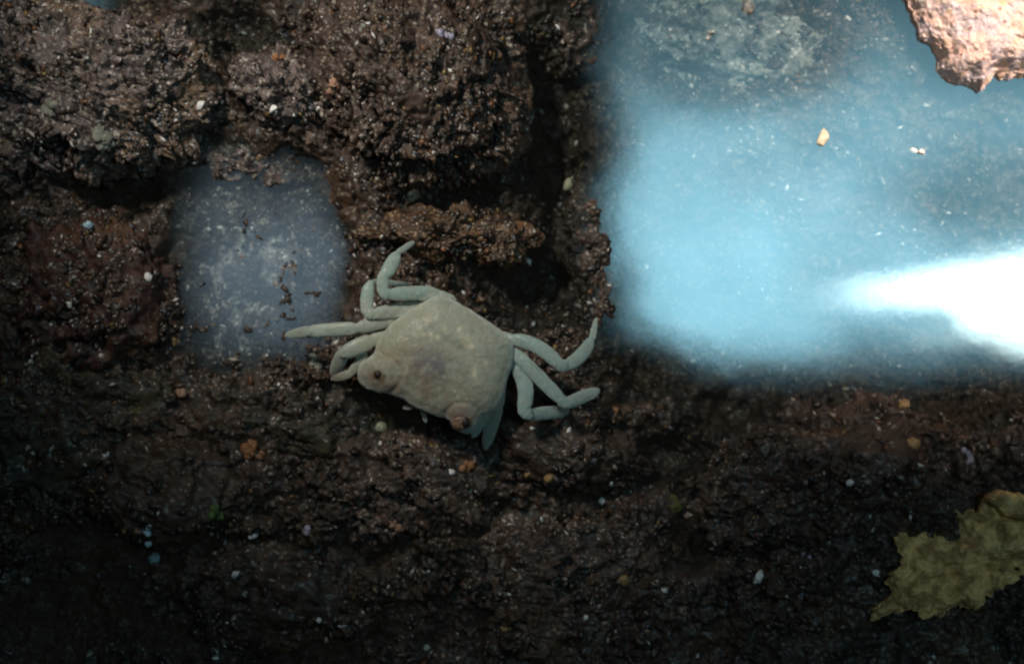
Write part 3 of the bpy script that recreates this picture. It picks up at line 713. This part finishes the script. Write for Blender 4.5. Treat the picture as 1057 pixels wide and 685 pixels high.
items = [
 (153, 546, 8, 'blue', 'shell_shard', 'shard', 'pale blue broken shard, uppermost of the three at the lower left', 4, G3),
 (154, 560, 5.5, 'blue', 'shell_shard', 'shard', 'small bright blue-white shard between two larger blue shards', 1, G3),
 (160, 577, 9, 'blue', 'shell_shard', 'shard', 'pale blue shard, lowest of the three at the lower left', 1, G3),
 (140, 548, 4.5, 'orange', 'pebble', 'pebble', 'tiny orange pebble touching the blue shards on their left', 1, G2),
 (223, 528, 10, 'green', 'green_algae', 'algae', 'tuft of bright green algae right of the blue shards', 7, None),
 (262, 468, 15, 'orange', 'orange_crust', 'crust', 'branching orange crust below and left of the crab', 7, None),
 (182, 356, 9, 'gold', 'golden_crust', 'crust', 'short golden crooked crust left of the extended crab leg', 4, None),
 (188, 405, 7, 'peach', 'pebble', 'pebble', 'flat peach pebble below the golden crooked crust', 1, G2),
 (142, 424, 6, 'olive', 'moss', 'moss', 'dull olive moss tuft on the left olive-black rock', 3, None),
 (319, 549, 9, 'lilac', 'shell_shard', 'shard', 'lilac-grey shard alone on the almost black rock', 2, None),
 (259, 528, 4.5, 'white', 'shell_chip', 'shell chip', 'white chip just right of the green algae', 1, G1),
 (261, 552, 5, 'white', 'shell_chip', 'shell chip', 'round white chip between the green algae and the lilac shard', 1, G1),
 (243, 592, 5, 'white', 'shell_chip', 'shell chip', 'brightest white chip of the scattered few below the green algae', 1, G1),
 (261, 583, 5, 'pale', 'shell_chip', 'shell chip', 'dull grey chip right beside the brightest chip below the green algae', 2, G1),
 (255, 614, 5.5, 'pale', 'shell_chip', 'shell chip', 'greyish double chip at the foot of the chips below the green algae', 2, G1),
 (329, 640, 4, 'white', 'shell_chip', 'shell chip', 'lone white chip near the bottom edge, left of centre', 1, G1),
 (394, 440, 7, 'cream', 'pebble', 'pebble', 'cream-orange teardrop pebble under the front of the crab', 1, G2),
 (393, 457, 3.6, 'white', 'shell_chip', 'shell chip', 'tiny white chip directly below the cream teardrop pebble', 1, G1),
 (466, 487, 5.5, 'white', 'shell_chip', 'shell chip', 'square white chip below the right eye of the crab', 1, G1),
 (481, 482, 9, 'orange', 'orange_crust', 'crust', 'rusty orange crumbs right of the square white chip', 6, None),
 (546, 490, 7, 'gold', 'pebble', 'pebble', 'left golden pebble of the pair under the rounded brown rock', 2, G2),
 (567, 493, 7.5, 'gold', 'pebble', 'pebble', 'right golden pebble of the pair under the rounded brown rock', 1, G2),
 (621, 517, 4.5, 'white', 'shell_chip', 'shell chip', 'white chip below the right end of the rounded brown rock', 1, G1),
 (644, 598, 8, 'gold', 'pebble', 'pebble', 'golden oval pebble low in the dark right of bottom centre', 1, G2),
 (678, 600, 4, 'pink', 'pebble', 'pebble', 'small pinkish pebble right of the golden oval pebble', 1, G2),
 (441, 668, 4.5, 'white', 'shell_chip', 'shell chip', 'bright white chip at the very bottom, near the centre', 1, G1),
 (523, 648, 8, 'gold', 'golden_crust', 'crust', 'amber crumbs amid pale grit at the bottom centre', 3, None),
 (410, 541, 9, 'peach', 'orange_crust', 'crust', 'row of dull orange crumbs on the dark brown rock below the crab', 5, None),
 (605, 637, 3.6, 'white', 'shell_chip', 'shell chip', 'small white chip lower left of the golden oval pebble', 1, G1),
 (635, 423, 5.5, 'orange', 'pebble', 'pebble', 'bright orange pebble right of the lowest right leg of the crab', 1, G2),
 (933, 418, 8, 'gold', 'pebble', 'pebble', 'amber pebble just under the lower edge of the bright reflection', 1, G2),
 (941, 457, 9, 'gold', 'pebble', 'pebble', 'amber pebble on the shoulder of the rounded red-brown rock', 1, G2),
 (1000, 471, 9, 'lilac', 'shell_chip', 'shell chip', 'cluster of bluish white chips near the right edge, above the sponge', 4, None),
 (833, 574, 8, 'lilac', 'shell_shard', 'shard', 'dim lilac shard left of the yellow-olive sponge', 2, None),
 (784, 594, 5.5, 'white', 'shell_chip', 'shell chip', 'slanting white chip in the dark, lower left of the dim lilac shard', 1, G1),
 (904, 591, 5, 'white', 'shell_chip', 'shell chip', 'white chip at the left edge of the sponge', 1, G1),
 (697, 521, 12, 'olive', 'moss', 'moss', 'olive moss cushion below the left end of the bright reflection', 6, None),
 (709, 531, 4.5, 'pink', 'pebble', 'pebble', 'pinkish pebble on the lower edge of the olive moss cushion', 1, G2),
 (832, 494, 7.5, 'pink', 'shell_chip', 'shell chip', 'triangular dull pink chip left of the rounded red-brown rock', 2, None),
 (877, 498, 4.5, 'white', 'shell_chip', 'shell chip', 'pale chip on the left flank of the rounded red-brown rock', 1, G1),
 (345, 88, 13, 'peach', 'peach_crust', 'crust', 'peach-orange crust lump between the two large top boulders', 6, None),
 (290, 58, 9, 'orange', 'orange_crust', 'crust', 'small rusty patch at the lip of the dark gap at the top', 5, None),
 (90, 232, 6, 'blue', 'shell_chip', 'shell chip', 'glinting blue-white chip on the upper red-brown rock', 1, None),
 (104, 142, 16, 'pale', 'pale_crust', 'crust', 'pale green-grey knobbly crust on the large top left boulder', 9, None),
 (55, 112, 12, 'pale', 'pale_crust', 'crust', 'faint pale crust left on the large top left boulder', 6, None),
 (207, 109, 5, 'white', 'shell_chip', 'shell chip', 'slender white chip above the dark gap right of the top left boulder', 1, G1),
 (281, 112, 5.5, 'white', 'shell_chip', 'shell chip', 'white chip on the wedged rock between the two large boulders', 1, G1),
 (427, 197, 9, 'cream', 'pebble', 'pebble', 'oval pale pebble at the foot of the large brown boulder', 1, None),
 (501, 150, 5.5, 'gold', 'pebble', 'pebble', 'golden pebble on the right flank of the large brown boulder', 1, G2),
 (588, 189, 7, 'cream', 'shell_chip', 'shell chip', 'pale slanting chip near the left edge of the bright pool', 1, None),
 (458, 40, 10, 'lilac', 'shell_chip', 'shell chip', 'bluish fleck cluster high on the large brown boulder', 6, None),
 (379, 32, 8, 'pale', 'pale_crust', 'crust', 'pale knob at the top left shoulder of the large brown boulder', 3, None),
 (153, 286, 4.5, 'white', 'shell_chip', 'shell chip', 'brighter of two glints on the red-brown rock', 1, G1),
 (171, 289, 4, 'pale', 'shell_chip', 'shell chip', 'dimmer of two glints on the red-brown rock', 1, G1),
 (73, 313, 4.5, 'white', 'shell_chip', 'shell chip', 'white chip low on the left part of the red-brown rock', 1, G1),
 (266, 336, 7, 'pink', 'shell_chip', 'shell chip', 'pinkish white chip at the lower edge of the small blue pool', 2, None),
 (325, 376, 12, 'pale', 'pale_crust', 'crust', 'knobbly pale crust just left of the left front leg of the crab', 7, None),
 (508, 441, 7, 'pink', 'pebble', 'pebble', 'cluster of pinkish crumbs between the front and side legs of the crab', 4, None),
 (516, 418, 6, 'orange', 'orange_crust', 'crust', 'orange crumbs wedged against the shell of the crab on its right', 4, None),
 (740, 59, 6, 'white', 'shell_chip', 'shell chip', 'pair of white chips under water on the blue-grey rock', 2, None),
 (478, 302, 3.2, 'white', 'shell_chip', 'shell chip', 'single bright speck on the rock right above the shell of the crab', 1, G1),
]
for (px, py, r, kind, name, cat, label, n_, grp) in items:
    flat = .75 if kind in ('gold', 'brown', 'cream') else .5
    bits(px, py, r, kind, name, cat, label, n=n_, group=grp, flat=flat, jag=.22 if kind in ('brown', 'gold') else .38, el=1.35 if px in (207, 427, 784, 588) else 1.0, ang=60)
bits(850, 142, 8.5, 'cream', 'floating_fleck', 'fleck', 'cream oval fleck afloat on the bright pool', group='flecks afloat on the bright pool', el=1.25, ang=60, float_z=1.2, flat=.25)
bits(945, 157, 8.5, 'white', 'floating_fleck', 'fleck', 'white curled fleck afloat on the bright pool, right of the cream one', n=3, group='flecks afloat on the bright pool', el=1.4, ang=-25, float_z=.8, flat=.3)

# ------------------------------------------------------------------ shell grit nobody could count
def grit(name, count, dens, palette, smin, smax, seed, aniso=1.0):
    R = random.Random(seed); V0, F0 = (np.array([(1, 0, 0), (-1, 0, 0), (0, 1, 0), (0, -1, 0), (0, 0, 1), (0, 0, -1), (.6, .6, .5), (-.6, .5, .6)], float), None)
    bm = bmesh.new()
    for v_ in V0: bm.verts.new(v_)
    bmesh.ops.convex_hull(bm, input=bm.verts[:]); bm.verts.ensure_lookup_table(); bm.verts.index_update()
    F0 = np.array([[v_.index for v_ in f_.verts] for f_ in bm.faces if len(f_.verts) == 3]); V0 = np.array([v_.co[:] for v_ in bm.verts]); bm.free()
    VV = []; FF = []; CC = []; off = 0; tries = 0; made = 0
    clump = None
    while made < count and tries < count * 6:
        tries += 1
        px, py = R.uniform(-30, 1090), R.uniform(-20, 705)
        dn = dens(px, py)
        if R.random() > dn: continue
        p, nrm, nm = surf(px, py)
        if nm is None or nm.startswith(('crab', 'eye', 'pupil', 'sponge', 'coral', 'fold')): continue
        if nrm.z < .25 and R.random() < .6: continue
        s = smin + (smax - smin) * R.random() ** 2.0
        q = V0 + np.array([[R.uniform(-.3, .3) for _ in range(3)] for _ in V0])
        q = q * np.array([s * R.uniform(1.0, 1.7 * aniso), s * R.uniform(.6, 1.0), s * R.uniform(.3, .7)])
        z_ = nrm.normalized(); t1 = z_.orthogonal().normalized(); a = R.random() * 6.28
        if 320 < px < 560 and py < 220: 
            t1 = (Vector((-.45, 1, 0)) - z_ * Vector((-.45, 1, 0)).dot(z_)).normalized(); a = R.gauss(0, .5)
        t2 = z_.cross(t1); u = t1 * math.cos(a) + t2 * math.sin(a); w_ = z_.cross(u)
        B = np.array([u[:], w_[:], z_[:]])
        VV.append(q @ B + np.array(p[:]) + np.array(z_[:]) * s * .15); FF.append(F0 + off); off += len(V0)
        cc = np.array(R.choices([k[0] for k in palette], [k[1] for k in palette])[0]) * R.uniform(.55, 1.15)
        CC.append(np.repeat(cc[None], len(V0), 0)); made += 1
    me = mesh_np(name, np.vstack(VV), np.vstack(FF), GRIT, smooth=False)
    vcol(me, 'pigment', np.vstack(CC))
    return add(name, me, kind='stuff')
m, n, bs, nt = new_mat('shell_grit'); GRIT = m
at = nd(nt, 'ShaderNodeAttribute'); at.attribute_name = 'pigment'; n._in(bs.inputs['Base Color'], at.outputs['Color'])
bs.inputs['Roughness'].default_value = .28; bs.inputs['Specular IOR Level'].default_value = .6
nzg = {}
def dens(px, py):
    k = (int(px // 3), int(py // 3))
    if k not in nzg: nzg[k] = float(fbm(np.array([[px / 36, py / 36, 1.7]]), 61, 3, .6)[0])
    a = nzg[k]
    d_ = .38 + 2.1 * a
    if py > 400: d_ *= .35
    if px > 640 and 100 < py < 400: d_ *= .6
    if 180 < px < 355 and 170 < py < 380: d_ = d_ * 1.5 + .35
    if 120 < px < 240 and 430 < py < 540: d_ *= .1
    return max(.015, min(1, d_))
grit('shell_grit', 8500, dens, [((.11, .085, .07), 6), ((.20, .165, .13), 4), ((.36, .33, .28), 1.6), ((.80, .80, .78), .8), ((.20, .09, .04), .9), ((.24, .16, .06), .6), ((.16, .17, .20), 1.2)], 1.1, 4.2, 5)  # shell grains; the white ones also stand in for small glints
grit('rock_crumbs', 3500, lambda x, y: max(.05, min(1, dens(x, y) * .9 + .1)), [((.045, .032, .028), 5), ((.07, .055, .045), 3), ((.10, .06, .035), 1)], 2.0, 6.5, 6)
